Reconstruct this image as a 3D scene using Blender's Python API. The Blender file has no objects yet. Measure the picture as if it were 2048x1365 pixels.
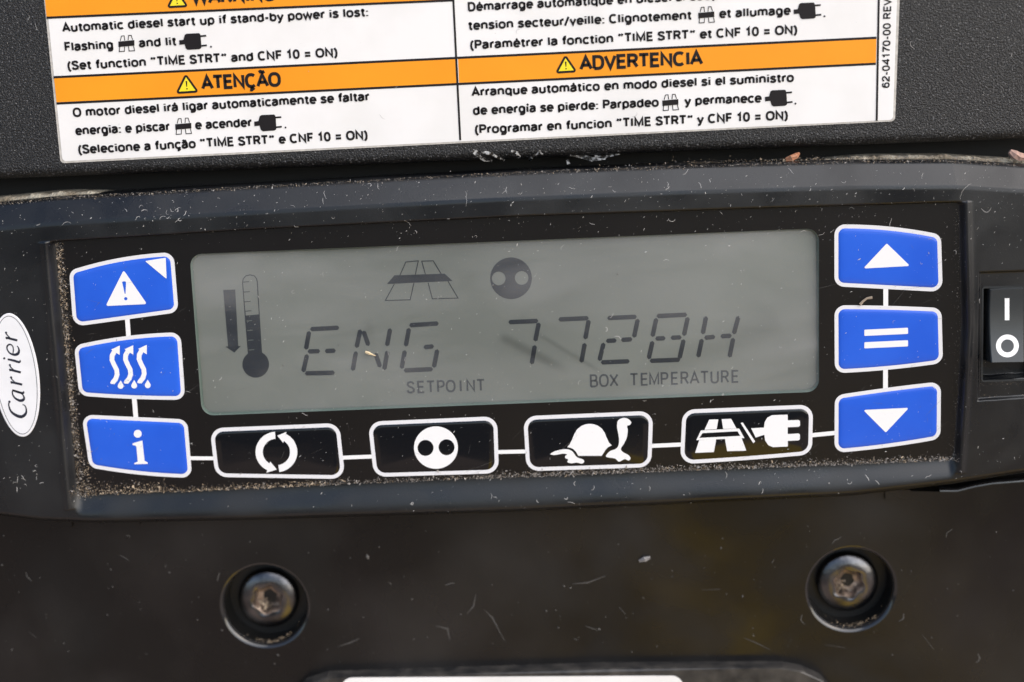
import bpy, math, random
import numpy as np
from mathutils import Vector, Matrix
from mathutils.geometry import tessellate_polygon

scene = bpy.context.scene
COL = scene.collection
rnd = random.Random(7)
RS = np.random.default_rng(7)

# ------------------------------------------------------------------ camera, sky, sun, exposure
# panel axes in millimetres: u to the right, v up, w out of the panel; world x=u, y=-w, z=v+1300
F = 3130.0                      # focal length in photo pixels (2048 wide)
D = 390.0                       # camera distance, mm
TILT, YAW, ROLL = math.radians(12.116), math.radians(1.662), math.radians(-2.464)
back = np.array([math.sin(YAW)*math.cos(TILT), math.sin(TILT), math.cos(YAW)*math.cos(TILT)])
r0 = np.cross([0, 1, 0], back); r0 /= np.linalg.norm(r0)
u0 = np.cross(back, r0)
right = math.cos(ROLL)*r0 + math.sin(ROLL)*u0
up = -math.sin(ROLL)*r0 + math.cos(ROLL)*u0
CP = D*back
ZP = 1.3                        # height of the panel centre above the ground, m

def wld(p):
    return Vector((p[0]/1000, -p[2]/1000, p[1]/1000 + ZP))
def wv(p):
    return Vector((p[0], -p[2], p[1]))
def P(px, py, w=0.0):
    """point of the panel's layer at height w (mm) that the photo shows at pixel px,py -> (u,v)"""
    d = (px-1024)/F*right - (py-682.5)/F*up - back
    k = (w-CP[2])/d[2]
    q = CP + k*d
    return (q[0], q[1])

cam = bpy.data.cameras.new('camera')
cam.lens = 36*F/2048; cam.sensor_width = 36
cam.clip_start = 0.01; cam.clip_end = 500
co = bpy.data.objects.new('camera', cam); COL.objects.link(co)
M = Matrix.Identity(4)
for i, a in enumerate((right, up, back)):
    M.col[i][:3] = wv(a)
M.col[3][:3] = wld(CP)
co.matrix_world = M
cam.dof.use_dof = True
cam.dof.focus_distance = (D-9.0)/1000
cam.dof.aperture_fstop = 6.5
scene.camera = co

SUN_EL, SUN_AZ = math.radians(42), math.radians(122)     # azimuth clockwise from +Y (the panel faces -Y)
world = bpy.data.worlds.new('World'); scene.world = world; world.use_nodes = True
nt = world.node_tree
sky = nt.nodes.new('ShaderNodeTexSky'); sky.sky_type = 'NISHITA'; sky.sun_disc = False
sky.sun_elevation = SUN_EL; sky.sun_rotation = SUN_AZ
sky.dust_density = 2.3; sky.air_density = 1.0; sky.ozone_density = 1.0
nt.links.new(sky.outputs[0], nt.nodes['Background'].inputs[0])
nt.nodes['Background'].inputs[1].default_value = 0.10
sl = bpy.data.lights.new('sun', 'SUN'); sl.energy = 1.5; sl.angle = math.radians(96); sl.color = (1, .96, .90)
so = bpy.data.objects.new('sun', sl); COL.objects.link(so)
sd = Vector((math.sin(SUN_AZ)*math.cos(SUN_EL), math.cos(SUN_AZ)*math.cos(SUN_EL), math.sin(SUN_EL)))
so.rotation_euler = sd.to_track_quat('Z', 'Y').to_euler()
so.location = (0, -2, 4)
scene.view_settings.view_transform = 'Standard'; scene.view_settings.look = 'None'
scene.view_settings.exposure = 1.18; scene.view_settings.gamma = 1

# ------------------------------------------------------------------ materials
def mat(name, col, rough=.5, metal=0, spec=.5, var=0, vscale=300, bump=0, bscale=2000, bdist=.0002, col2=None, detail=4, coat=0, rvar=0, rscale=60, ramp=(.35, .68)):
    m = bpy.data.materials.new(name); m.use_nodes = True
    t = m.node_tree; b = t.nodes['Principled BSDF']
    b.inputs['Base Color'].default_value = (*col, 1)
    b.inputs['Roughness'].default_value = rough
    b.inputs['Metallic'].default_value = metal
    b.inputs['Specular IOR Level'].default_value = spec
    b.inputs['Coat Weight'].default_value = coat
    g = t.nodes.new('ShaderNodeNewGeometry')
    if var or col2:
        n = t.nodes.new('ShaderNodeTexNoise'); n.inputs['Scale'].default_value = vscale; n.inputs['Detail'].default_value = detail
        t.links.new(g.outputs['Position'], n.inputs['Vector'])
        r = t.nodes.new('ShaderNodeValToRGB')
        r.color_ramp.elements[0].position = ramp[0]; r.color_ramp.elements[1].position = ramp[1]
        c2 = col2 or tuple(c*(1+var) for c in col)
        r.color_ramp.elements[0].color = (*col, 1); r.color_ramp.elements[1].color = (*c2, 1)
        t.links.new(n.outputs[0], r.inputs[0]); t.links.new(r.outputs[0], b.inputs['Base Color'])
    if rvar:
        n = t.nodes.new('ShaderNodeTexNoise'); n.inputs['Scale'].default_value = rscale; n.inputs['Detail'].default_value = 6; n.inputs['Distortion'].default_value = .6
        t.links.new(g.outputs['Position'], n.inputs['Vector'])
        mr = t.nodes.new('ShaderNodeMapRange'); mr.inputs[1].default_value = .35; mr.inputs[2].default_value = .65
        mr.inputs[3].default_value = rough-rvar; mr.inputs[4].default_value = rough+rvar
        t.links.new(n.outputs[0], mr.inputs[0]); t.links.new(mr.outputs[0], b.inputs['Roughness'])
    if bump:
        n = t.nodes.new('ShaderNodeTexNoise'); n.inputs['Scale'].default_value = bscale; n.inputs['Detail'].default_value = 3
        n.inputs['Roughness'].default_value = .6
        t.links.new(g.outputs['Position'], n.inputs['Vector'])
        bu = t.nodes.new('ShaderNodeBump'); bu.inputs['Strength'].default_value = bump; bu.inputs['Distance'].default_value = bdist
        t.links.new(n.outputs[0], bu.inputs['Height']); t.links.new(bu.outputs[0], b.inputs['Normal'])
    return m

m_cover = mat('textured_black_plastic', (.0035, .004, .005), .33, bump=1.0, bscale=2300, bdist=.00045, col2=(.15, .15, .155), vscale=2100, detail=1, ramp=(.60, .76), rvar=.05)  # pale flecks: glints off the worn grain peaks, painted into the colour
m_house = mat('smooth_black_plastic', (.0045, .0052, .0068), .32, bump=.35, bscale=2600, bdist=.00007, col2=(.012, .013, .0145), vscale=40, detail=8, rvar=.12, rscale=45)
m_plate = mat('satin_black_plastic', (.0035, .0032, .0034), .30, spec=.42, bump=.25, bscale=1200, bdist=.00006, col2=(.019, .0175, .017), vscale=19, detail=9, ramp=(.42, .70), rvar=.13, rscale=24)
m_recess = mat('recess_shade_black', (.003, .003, .003), .45)  # plate plastic made darker: shade inside the screw recesses put into the colour
m_chamfer = mat('polished_black_plastic', (.012, .012, .013), .13, spec=.8, bump=.15, bscale=700, bdist=.0001)
m_lip = mat('worn_black_plastic', (.012, .012, .013), .45, bump=.5, bscale=1500, bdist=.0001, col2=(.05, .046, .042), vscale=250)
m_memb = mat('matte_black_film', (.0034, .0029, .0031), .30, spec=.42, bump=.2, bscale=1500, bdist=.00005, var=.5, vscale=60)
m_gloss = mat('glossy_black_film', (.0035, .004, .0055), .07, spec=.5, bump=.05, bscale=120, bdist=.0002)
m_blue = mat('blue_film', (.013, .092, .60), .26, bump=.12, bscale=1800, bdist=.00004, col2=(.018, .112, .66), vscale=60)
m_border = mat('white_ink', (.72, .72, .75), .35)
m_white = mat('white_symbol_ink', (.80, .80, .81), .35)
m_paper = mat('white_label_vinyl', (.81, .80, .795), .35, col2=(.74, .73, .715), vscale=55, detail=9, ramp=(.45, .75))
m_film = mat('label_edge_film', (.42, .40, .37), .4, var=.4, vscale=800)
m_orange = mat('orange_ink', (.84, .285, .003), .40, col2=(.86, .32, .005), vscale=40)
m_yellow = mat('yellow_ink', (.85, .70, .02), .38)
m_ink = mat('black_ink', (.007, .005, .006), .5, spec=.3)
m_lcd = mat('lcd_grey', (.135, .143, .137), .45, col2=(.205, .213, .203), vscale=13, detail=2)
m_lcdink = mat('lcd_segment', (.017, .021, .031), .5)
m_lcdfaint = mat('lcd_caption_ink', (.045, .05, .062), .5)
m_lcdlight = mat('lcd_tick', (.11, .12, .115), .5)
m_rim = mat('green_glass_edge', (.09, .125, .112), .4, col2=(.11, .14, .128), vscale=60)
m_badge = mat('badge_white', (.74, .745, .77), .35, var=.05, vscale=300)
m_badgeink = mat('badge_ink', (.012, .014, .028), .4)
m_rock = mat('rocker_plastic', (.028, .031, .033), .26, bump=.2, bscale=2200, bdist=.00004)
m_metal = mat('blackened_steel', (.17, .168, .175), .27, metal=1, bump=.4, bscale=500, bdist=.0002, col2=(.07, .07, .075), vscale=220)
m_rust = mat('rusty_socket', (.06, .048, .042), .34, metal=.7, bump=.8, bscale=900, bdist=.0003, col2=(.42, .33, .27), vscale=420)
m_hole = mat('dark_recess', (.008, .008, .008), .6)
m_gasket = mat('weathered_foam', (.17, .14, .10), .9, bump=.8, bscale=900, bdist=.0005, col2=(.40, .37, .30), vscale=260)
m_dust = mat('pale_dust', (.52, .51, .49), .8)
m_dustd = mat('dull_dust', (.12, .115, .11), .9)
m_fibre = mat('lint', (.42, .41, .40), .8)
m_crumb = mat('tan_grit', (.11, .078, .048), .9, col2=(.46, .37, .27), vscale=900)
m_grit = mat('grey_grit', (.09, .08, .075), .9, col2=(.40, .37, .34), vscale=900)
m_straw = mat('dry_straw', (.62, .50, .32), .8)
m_twig = mat('dry_twig', (.30, .24, .18), .9)
m_rustf = mat('rust_flake', (.34, .13, .06), .9, col2=(.5, .25, .15), vscale=900)
m_gouge = mat('gouged_plastic', (.006, .006, .006), .22, bump=.9, bscale=1100, bdist=.0004, col2=(.42, .42, .42), vscale=900, ramp=(.46, .62))
m_ground = mat('asphalt', (.030, .030, .031), .95, col2=(.045, .044, .043), vscale=.8, bump=.6, bscale=40, bdist=.01)
m_earth = mat('added_earth', (.27, .20, .155), .95, col2=(.34, .25, .19), vscale=1.5, bump=.6, bscale=40, bdist=.01)
m_yreflect = mat('reflector_yellow', (.80, .50, .02), .7, var=-.2, vscale=6)
m_backing = mat('dark_backing', (.01, .01, .01), .8)

m_glass = bpy.data.materials.new('display_glass'); m_glass.use_nodes = True
t = m_glass.node_tree; t.nodes.remove(t.nodes['Principled BSDF'])
tr = t.nodes.new('ShaderNodeBsdfTransparent'); tr.inputs[0].default_value = (.96, .98, .96, 1)
gl = t.nodes.new('ShaderNodeBsdfGlossy'); gl.inputs['Roughness'].default_value = .16
lw = t.nodes.new('ShaderNodeLayerWeight')
pw = t.nodes.new('ShaderNodeMath'); pw.operation = 'POWER'; pw.inputs[1].default_value = 5
ma = t.nodes.new('ShaderNodeMath'); ma.operation = 'MULTIPLY_ADD'; ma.inputs[1].default_value = .92; ma.inputs[2].default_value = .05
t.links.new(lw.outputs['Facing'], pw.inputs[0]); t.links.new(pw.outputs[0], ma.inputs[0])
mx = t.nodes.new('ShaderNodeMixShader')
t.links.new(ma.outputs[0], mx.inputs[0]); t.links.new(tr.outputs[0], mx.inputs[1]); t.links.new(gl.outputs[0], mx.inputs[2])
# a thin uneven film of dust and wipe marks on the glass
df = t.nodes.new('ShaderNodeBsdfDiffuse'); df.inputs[0].default_value = (.62, .62, .63, 1)
gm = t.nodes.new('ShaderNodeNewGeometry'); mp = t.nodes.new('ShaderNodeMapping'); mp.inputs['Rotation'].default_value = (0, .5, 0); mp.inputs['Scale'].default_value = (7, 7, 20)
n1 = t.nodes.new('ShaderNodeTexNoise'); n1.inputs['Scale'].default_value = 2.2; n1.inputs['Detail'].default_value = 7; n1.inputs['Distortion'].default_value = .5
t.links.new(gm.outputs['Position'], mp.inputs['Vector']); t.links.new(mp.outputs[0], n1.inputs['Vector'])
mr = t.nodes.new('ShaderNodeMapRange'); mr.inputs[1].default_value = .38; mr.inputs[2].default_value = .72; mr.inputs[3].default_value = .0; mr.inputs[4].default_value = .22
t.links.new(n1.outputs[0], mr.inputs[0])
m2 = t.nodes.new('ShaderNodeMixShader')
t.links.new(mr.outputs[0], m2.inputs[0]); t.links.new(mx.outputs[0], m2.inputs[1]); t.links.new(df.outputs[0], m2.inputs[2])
def vm(op, a, b=None):
    n_ = t.nodes.new('ShaderNodeVectorMath'); n_.operation = op
    t.links.new(a, n_.inputs[0])
    if b is not None: n_.inputs[1].default_value = b
    return n_.outputs['Value'] if op == 'DOT_PRODUCT' else n_.outputs[0]
def mp_(x, a, b, c, d, smooth=True):
    n_ = t.nodes.new('ShaderNodeMapRange'); n_.interpolation_type = 'SMOOTHSTEP' if smooth else 'LINEAR'
    t.links.new(x, n_.inputs[0])
    for i_, q_ in enumerate((a, b, c, d)): n_.inputs[1+i_].default_value = q_
    return n_.outputs[0]
def mul(a, b):
    n_ = t.nodes.new('ShaderNodeMath'); n_.operation = 'MULTIPLY'; t.links.new(a, n_.inputs[0])
    if isinstance(b, (int, float)): n_.inputs[1].default_value = b
    else: t.links.new(b, n_.inputs[1])
    return n_.outputs[0]
cur = m2.outputs[0]
dk = t.nodes.new('ShaderNodeBsdfTransparent'); dk.inputs[0].default_value = (.30, .31, .31, 1)  # soft dark streaks: shadow painted into the glass tint
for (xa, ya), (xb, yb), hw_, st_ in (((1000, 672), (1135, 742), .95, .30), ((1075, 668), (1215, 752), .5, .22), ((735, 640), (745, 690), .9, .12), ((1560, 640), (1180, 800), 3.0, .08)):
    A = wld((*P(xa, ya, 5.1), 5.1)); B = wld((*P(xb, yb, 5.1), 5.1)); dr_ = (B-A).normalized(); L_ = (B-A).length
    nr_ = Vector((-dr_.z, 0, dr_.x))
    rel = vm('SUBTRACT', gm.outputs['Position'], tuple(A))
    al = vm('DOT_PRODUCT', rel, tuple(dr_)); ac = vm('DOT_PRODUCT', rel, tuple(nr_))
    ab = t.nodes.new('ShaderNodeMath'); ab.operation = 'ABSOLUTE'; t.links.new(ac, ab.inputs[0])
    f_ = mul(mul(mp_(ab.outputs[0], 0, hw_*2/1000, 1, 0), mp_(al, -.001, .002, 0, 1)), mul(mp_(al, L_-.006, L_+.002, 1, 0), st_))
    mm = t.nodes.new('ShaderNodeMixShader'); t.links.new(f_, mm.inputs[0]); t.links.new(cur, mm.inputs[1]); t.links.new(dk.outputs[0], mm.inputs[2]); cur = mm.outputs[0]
t.links.new(cur, t.nodes['Material Output'].inputs[0])

# ------------------------------------------------------------------ helpers
class MB:
    """collects faces in panel millimetres (u,v,w) and links them as one mesh object"""
    def __init__(s): s.v = []; s.f = []
    def add(s, vs, fs):
        o = len(s.v); s.v += [tuple(x) for x in vs]; s.f += [tuple(i+o for i in f) for f in fs]; return s
    def poly(s, pts, w, holes=()):
        """flat filled outline (pts: (u,v)), with holes"""
        loops = [[Vector((p[0], p[1], 0)) for p in l] for l in [pts, *holes]]
        tris = tessellate_polygon(loops)
        flat = [(p.x, p.y, w) for l in loops for p in l]
        out = []
        for a, b, c in tris:
            A, B, C = flat[a], flat[b], flat[c]
            cr = (B[0]-A[0])*(C[1]-A[1])-(B[1]-A[1])*(C[0]-A[0])
            if abs(cr) < 1e-9: continue
            out.append((a, b, c) if cr > 0 else (a, c, b))
        return s.add(flat, out)
    def slab(s, pts, w0, w1, holes=()):
        """filled outline with side walls from w0 up to w1"""
        s.poly(pts, w1, holes)
        for l in [pts, *holes]:
            s.loft([l, l], [w0, w1])
        return s
    def loft(s, loops, ws, cap=False):
        n = len(loops[0]); vs = []; fs = []
        for l, w in zip(loops, ws):
            for i, p in enumerate(l):
                vs.append((p[0], p[1], w[i] if hasattr(w, '__len__') else w))
        ar = sum(loops[0][i][0]*loops[0][(i+1) % n][1]-loops[0][(i+1) % n][0]*loops[0][i][1] for i in range(n))
        for k in range(len(loops)-1):
            for i in range(n):
                j = (i+1) % n
                q = (k*n+i, k*n+j, (k+1)*n+j, (k+1)*n+i)
                fs.append(q if ar > 0 else q[::-1])
        s.add(vs, fs)
        if cap: s.poly(loops[-1], ws[-1])
        return s
    def ribbon(s, pts, hw, w):
        """flat stroke; hw = half width or list of half widths"""
        n = len(pts); L = []; R = []
        if not hasattr(hw, '__len__'): hw = [hw]*n
        for i in range(n):
            a = np.array(pts[max(i-1, 0)]); b = np.array(pts[i]); c = np.array(pts[min(i+1, n-1)])
            d1 = b-a; d2 = c-b
            n1 = np.linalg.norm(d1); n2 = np.linalg.norm(d2)
            d1 = d1/n1 if n1 > 1e-9 else None; d2 = d2/n2 if n2 > 1e-9 else None
            if d1 is None: d1 = d2
            if d2 is None: d2 = d1
            t_ = d1+d2; l = np.linalg.norm(t_)
            t_ = t_/l if l > 1e-6 else d1
            nn = np.array([-t_[1], t_[0]])
            k = hw[i]/max(.45, abs(float(np.dot(nn, [-d1[1], d1[0]]))))
            ww = w[i] if hasattr(w, '__len__') else w
            L.append((*(b+nn*k), ww)); R.append((*(b-nn*k), ww))
        return s.add(L+R, [(n+i, n+i+1, i+1, i) for i in range(n-1)])
    def build(s, name, m, parent=None, smooth=False, loc=None):
        me = bpy.data.meshes.new(name)
        W = [wld(p) for p in s.v]
        if parent is not None: org = parent_origin(parent)
        elif loc is not None: org = loc
        else:
            A = np.array([tuple(p) for p in W]); org = Vector((A.min(0)+A.max(0))/2)
        me.from_pydata([tuple(p-org) for p in W], [], s.f)
        me.materials.append(m)
        if smooth: me.polygons.foreach_set('use_smooth', [True]*len(me.polygons))
        me.update()
        o = bpy.data.objects.new(name, me); COL.objects.link(o)
        if parent is not None: o.parent = parent
        else: o.location = org
        return o

def parent_origin(o):
    p = Vector((0, 0, 0))
    while o is not None:
        p = p + o.location; o = o.parent
    return p
def tag(o, label, cat, group=None, kind=None):
    if label: o['label'] = label
    if cat: o['category'] = cat
    if group: o['group'] = group
    if kind: o['kind'] = kind
    return o
def thing(name, uvw, label, cat, group=None):
    o = bpy.data.objects.new(name, None); o.empty_display_size = .01
    COL.objects.link(o); o.location = wld(uvw)
    return tag(o, label, cat, group)

def pts(lst, T=None, w=0):
    """photo points (or zoomed crop points through T) -> (u,v) on layer w"""
    if T: lst = [T(p) for p in lst]
    return [P(p[0], p[1], w) for p in lst]
def T(sc, ox, oy):
    return lambda p: (p[0]*sc+ox, p[1]*sc+oy)
def ell(cx, cy, rx, ry=None, n=32, a0=0, a1=360, rot=0):
    ry = rx if ry is None else ry
    full = abs(a1-a0) >= 359.9
    out = []
    for i in range(n if full else n+1):
        a = math.radians(a0+(a1-a0)*i/n)
        x, y = rx*math.cos(a), ry*math.sin(a)
        c, s_ = math.cos(rot), math.sin(rot)
        out.append((cx+x*c-y*s_, cy+x*s_+y*c))
    return out
def rounded(c, r, inset=0, bulge=(0, 0, 0, 0), n=7, eb=8):
    """rounded polygon from its corners (u,v), counter-clockwise or clockwise; bulge bows each edge outwards"""
    c = [np.array(p, float) for p in c]; N = len(c)
    ar = sum(c[i][0]*c[(i+1) % N][1]-c[(i+1) % N][0]*c[i][1] for i in range(N))
    sg = 1 if ar > 0 else -1
    nor = []
    for i in range(N):
        d = c[(i+1) % N]-c[i]; d = d/np.linalg.norm(d)
        nor.append(np.array([d[1], -d[0]])*sg)      # outward
    def cross(i, off):                              # corner i of the polygon whose edges moved in by off
        n1, n2 = nor[i-1], nor[i]
        A_ = np.array([n1, n2]); b = np.array([np.dot(n1, c[i])-off, np.dot(n2, c[i])-off])
        return np.linalg.solve(A_, b)
    rr = max(r-inset, .05)
    cen = [cross(i, inset+rr) for i in range(N)]
    out = []
    for i in range(N):
        a0 = math.atan2(nor[i-1][1], nor[i-1][0]); a1 = math.atan2(nor[i][1], nor[i][0])
        da = (a1-a0+math.pi) % (2*math.pi)-math.pi
        arc = [cen[i]+rr*np.array([math.cos(a0+da*k/n), math.sin(a0+da*k/n)]) for k in range(n+1)]
        out += arc
        s_, e = arc[-1], cen[(i+1) % N]+rr*nor[i]
        for k in range(1, eb):
            f = k/eb
            out.append(s_+(e-s_)*f+nor[i]*bulge[i]*4*f*(1-f))
    return [tuple(p) for p in out]
PX = D/F                                            # mm per photo pixel near the middle

# ------------------------------------------------------------------ stroke lettering
def E_(cx, cy, rx, ry, a0, a1, n=12, p=2.35):
    out = []
    for i in range(n+1):
        a = math.radians(a0+(a1-a0)*i/n); c, s_ = math.cos(a), math.sin(a)
        out.append((cx+rx*math.copysign(abs(c)**(2/p), c), cy+ry*math.copysign(abs(s_)**(2/p), s_)))
    return out
def stem(x, a=.72, b=0): return [(x, a), (x, b)]
def arch(x0, x1): return [(x0, .4)]+E_((x0+x1)/2, .47, (x1-x0)/2, .25, 180, 0)+[(x1, 0)]
A_l = [E_(.27, .51, .2, .21, 165, 0, 8)+[(.47, 0)],
       [(.47, .42), (.3, .41), (.12, .35), (.06, .2), (.1, .05), (.23, 0), (.38, .06), (.47, .2)]]
E_l = [[(.08, .37), (.54, .37)]+E_(.31, .36, .23, .36, 2, 318, 16)]
C_l = [E_(.31, .36, .24, .36, 42, 318, 14)]
A_c = [[(.03, 0), (.34, 1), (.65, 0)], [(.14, .32), (.54, .32)]]
C_c = [E_(.37, .5, .3, .5, 48, 312, 16)]
TIL = [(.1, .88), (.2, .96), (.34, .88), (.45, .96)]
CED = [(.31, .0), (.33, -.12), (.39, -.2), (.3, -.29), (.2, -.27)]
G = {
 ' ': (.26, []), 'a': (.57, A_l), 'b': (.62, [stem(.1, 1), E_(.32, .36, .22, .36, 0, 360, 20)]), 'c': (.55, C_l),
 'd': (.62, [stem(.52, 1), E_(.3, .36, .22, .36, 0, 360, 20)]), 'e': (.6, E_l),
 'f': (.34, [[(.02, .70), (.33, .70)], [(.36, 1), (.27, .99), (.18, .92), (.17, .78), (.17, 0)]]),
 'g': (.62, [E_(.3, .36, .22, .36, 0, 360, 20), [(.52, .72), (.52, -.1), (.45, -.25), (.3, -.29), (.11, -.24)]]),
 'h': (.62, [stem(.1, 1), arch(.1, .52)]), 'i': (.22, [stem(.11), [(.11, 1), (.11, .87)]]), 'l': (.22, [stem(.11, 1)]),
 'm': (.92, [stem(.1), arch(.1, .46), arch(.46, .82)]), 'n': (.62, [stem(.1), arch(.1, .52)]), 'o': (.62, [E_(.31, .36, .24, .36, 0, 360, 20)]),
 'p': (.62, [stem(.1, .72, -.28), E_(.32, .36, .22, .36, 0, 360, 20)]), 'q': (.62, [stem(.52, .72, -.28), E_(.3, .36, .22, .36, 0, 360, 20)]),
 'r': (.37, [stem(.1), [(.1, .42), (.14, .6), (.24, .7), (.37, .71)]]),
 's': (.52, [[(.45, .56), (.39, .69), (.26, .72), (.12, .66), (.09, .53), (.19, .42), (.36, .34), (.45, .23), (.42, .07), (.27, 0), (.1, .04), (.05, .17)]]),
 't': (.36, [[(.02, .70), (.34, .70)], [(.17, .93), (.17, .14), (.22, .03), (.35, .01)]]),
 'u': (.62, [[(.1, .72)]+E_(.31, .25, .21, .25, 180, 360)+[(.52, .3)], stem(.52)]),
 'v': (.52, [[(.03, .72), (.26, 0), (.49, .72)]]), 'w': (.8, [[(.03, .72), (.21, 0), (.4, .7), (.59, 0), (.77, .72)]]),
 'y': (.53, [[(.03, .72), (.27, .02)], [(.51, .72), (.24, -.14), (.17, -.26), (.05, -.28)]]),
 'á': (.57, A_l+[[(.23, .86), (.37, 1.03)]]), 'é': (.6, E_l+[[(.25, .86), (.39, 1.03)]]), 'í': (.24, [stem(.11), [(.08, .86), (.22, 1.03)]]),
 'ã': (.57, A_l+[TIL]), 'ç': (.55, C_l+[CED]), 'Ã': (.68, A_c+[[(x+.05, y+.28) for x, y in TIL]]), 'Ç': (.7, C_c+[[(x+.06, y) for x, y in CED]]),
 'A': (.68, A_c), 'C': (.7, C_c), 'B': (.66, [[(.1, 0), (.1, 1), (.36, 1)]+E_(.36, .76, .18, .24, 90, -90, 8)+[(.1, .52)], [(.36, .52)]+E_(.37, .26, .22, .26, 90, -90, 8)+[(.1, 0)]]),
 'D': (.7, [[(.1, 0), (.1, 1), (.32, 1)]+E_(.34, .5, .28, .5, 88, -88, 12)+[(.32, 0), (.1, 0)]]),
 'E': (.58, [[(.54, 1), (.1, 1), (.1, 0), (.55, 0)], [(.1, .52), (.5, .52)]]), 'F': (.55, [[(.53, 1), (.1, 1), (.1, 0)], [(.1, .5), (.48, .5)]]),
 'G': (.74, [E_(.37, .5, .3, .5, 48, 320, 16)+[(.65, .3), (.65, .46), (.42, .46)], [(.65, .3), (.65, 0)]]),
 'H': (.7, [stem(.1, 1), stem(.6, 1), [(.1, .52), (.6, .52)]]), 'I': (.24, [stem(.12, 1)]), 'M': (.84, [[(.1, 0), (.1, 1), (.42, .1), (.74, 1), (.74, 0)]]),
 'N': (.72, [[(.1, 0), (.1, 1), (.62, 0), (.62, 1)]]), 'O': (.76, [E_(.38, .5, .31, .5, 0, 360, 24)]),
 'P': (.62, [[(.1, 0), (.1, 1), (.36, 1)]+E_(.36, .74, .2, .26, 90, -90, 8)+[(.1, .48)]]),
 'R': (.66, [[(.1, 0), (.1, 1), (.36, 1)]+E_(.36, .75, .2, .25, 90, -90, 8)+[(.1, .5)], [(.36, .5), (.6, 0)]]),
 'S': (.62, [[(.55, .78), (.48, .95), (.31, 1), (.13, .93), (.09, .75), (.2, .59), (.42, .47), (.55, .32), (.53, .1), (.33, 0), (.13, .05), (.06, .24)]]),
 'T': (.6, [[(.02, 1), (.58, 1)], stem(.3, 1)]), 'U': (.7, [[(.1, 1)]+E_(.35, .28, .25, .28, 180, 360)+[(.6, 1)]]),
 'V': (.64, [[(.03, 1), (.32, 0), (.61, 1)]]), 'W': (.96, [[(.03, 1), (.24, 0), (.48, .95), (.72, 0), (.93, 1)]]), 'X': (.64, [[(.04, 0), (.6, 1)], [(.04, 1), (.6, 0)]]),
 '0': (.58, [E_(.29, .5, .22, .5, 0, 360, 20)]), '1': (.5, [[(.08, .8), (.2, .85), (.3, 1), (.3, 0)]]),
 '2': (.58, [[(.07, .72), (.1, .9), (.28, 1), (.46, .92), (.5, .72), (.4, .5), (.12, .2), (.06, 0), (.52, 0)]]),
 '4': (.6, [[(.42, 0), (.42, 1), (.04, .28), (.57, .28)]]), '6': (.58, [E_(.29, .32, .22, .32, 0, 360, 18), [(.48, .86), (.38, .98), (.2, .96), (.09, .74), (.07, .34)]]),
 '7': (.56, [[(.04, 1), (.52, 1), (.3, .5), (.2, 0)]]),
 '-': (.34, [[(.04, .36), (.3, .36)]]), '.': (.22, [[(.11, .09), (.11, -.06)]]), ':': (.22, [[(.11, .09), (.11, -.06)], [(.11, .66), (.11, .51)]]),
 '(': (.3, [[(.26, 1.04), (.12, .75), (.08, .38), (.12, 0), (.26, -.28)]]), ')': (.3, [[(.04, 1.04), (.18, .75), (.22, .38), (.18, 0), (.04, -.28)]]),
 '/': (.4, [[(.02, -.12), (.36, 1.04)]]), '=': (.6, [[(.06, .60), (.54, .60)], [(.06, .20), (.54, .20)]]),
 '“': (.5, [[(.08, .74), (.16, 1.04)], [(.31, .74), (.39, 1.04)]]), '”': (.5, [[(.12, .74), (.2, 1.04)], [(.35, .74), (.43, 1.04)]]),
}
def text(mb, s_, start, end, cap, w, weight=.145, mono=None, gap=.085, up90=False):
    """letters along the baseline start->end (photo pixels), cap height in photo pixels"""
    a = np.array(P(*start, w)); b = np.array(P(*end, w)); L = np.linalg.norm(b-a); d = (b-a)/L
    nrm = np.array([-d[1], d[0]])
    adv = [(mono if mono else G[c][0]+gap) for c in s_]
    nat = sum(adv)-gap*(0 if mono else 1)
    mx_, my_ = (start[0]+end[0])/2, (start[1]+end[1])/2
    e = np.array([end[0]-start[0], end[1]-start[1]], float); e /= np.linalg.norm(e)
    loc_ = np.linalg.norm(np.array(P(mx_+e[1]*8, my_-e[0]*8, w))-np.array(P(mx_-e[1]*8, my_+e[0]*8, w)))/16
    sx = L/nat; sy = cap*loc_; h = weight/2
    x = 0
    for c, ad in zip(s_, adv):
        gw, strokes = G[c]
        off = (mono-gw)/2 if mono else 0
        for st in strokes:
            q = [a+d*(x+off+px_)*sx+nrm*(h+(1-2*h)*py_)*sy for px_, py_ in st]
            mb.ribbon([tuple(p) for p in q], h*sy, w)
        x += ad
    return mb

# ------------------------------------------------------------------ ground, added reflecting sheets, added dark backing
g = MB(); GZ = -ZP*1000
gp = bpy.data.meshes.new('ground')
gp.from_pydata([(-60, -120, 0), (60, -120, 0), (60, .6, 0), (-60, .6, 0)], [], [(0, 1, 2, 3)]); gp.materials.append(m_ground)
go = bpy.data.objects.new('ground', gp); COL.objects.link(go); go['kind'] = 'structure'
def sheet(name, m, xy, z):
    me_ = bpy.data.meshes.new(name); me_.from_pydata([(x, y, z) for x, y in xy], [], [tuple(range(len(xy)))]); me_.materials.append(m)
    o_ = bpy.data.objects.new(name, me_); COL.objects.link(o_); o_['kind'] = 'structure'
eg = random.Random(2)
sheet('added_earth_strip', m_earth, [(-9, .55), (-9, -4.3)]+[(-9+.3*i, -4.35+eg.gauss(0, .10)+.18*math.sin(i*.7)) for i in range(1, 60)]+[(9, -4.3), (9, .55)], .004)  # unseen strip added for brown reflections in the black buttons and lip
sheet('yellow_reflector', m_yreflect, [(.14, -4.1), (.72, -4.1), (.62, -.25), (.14, -.25)], .008)  # unseen yellow sheet added to tint reflections in the lower plate and lip
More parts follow.
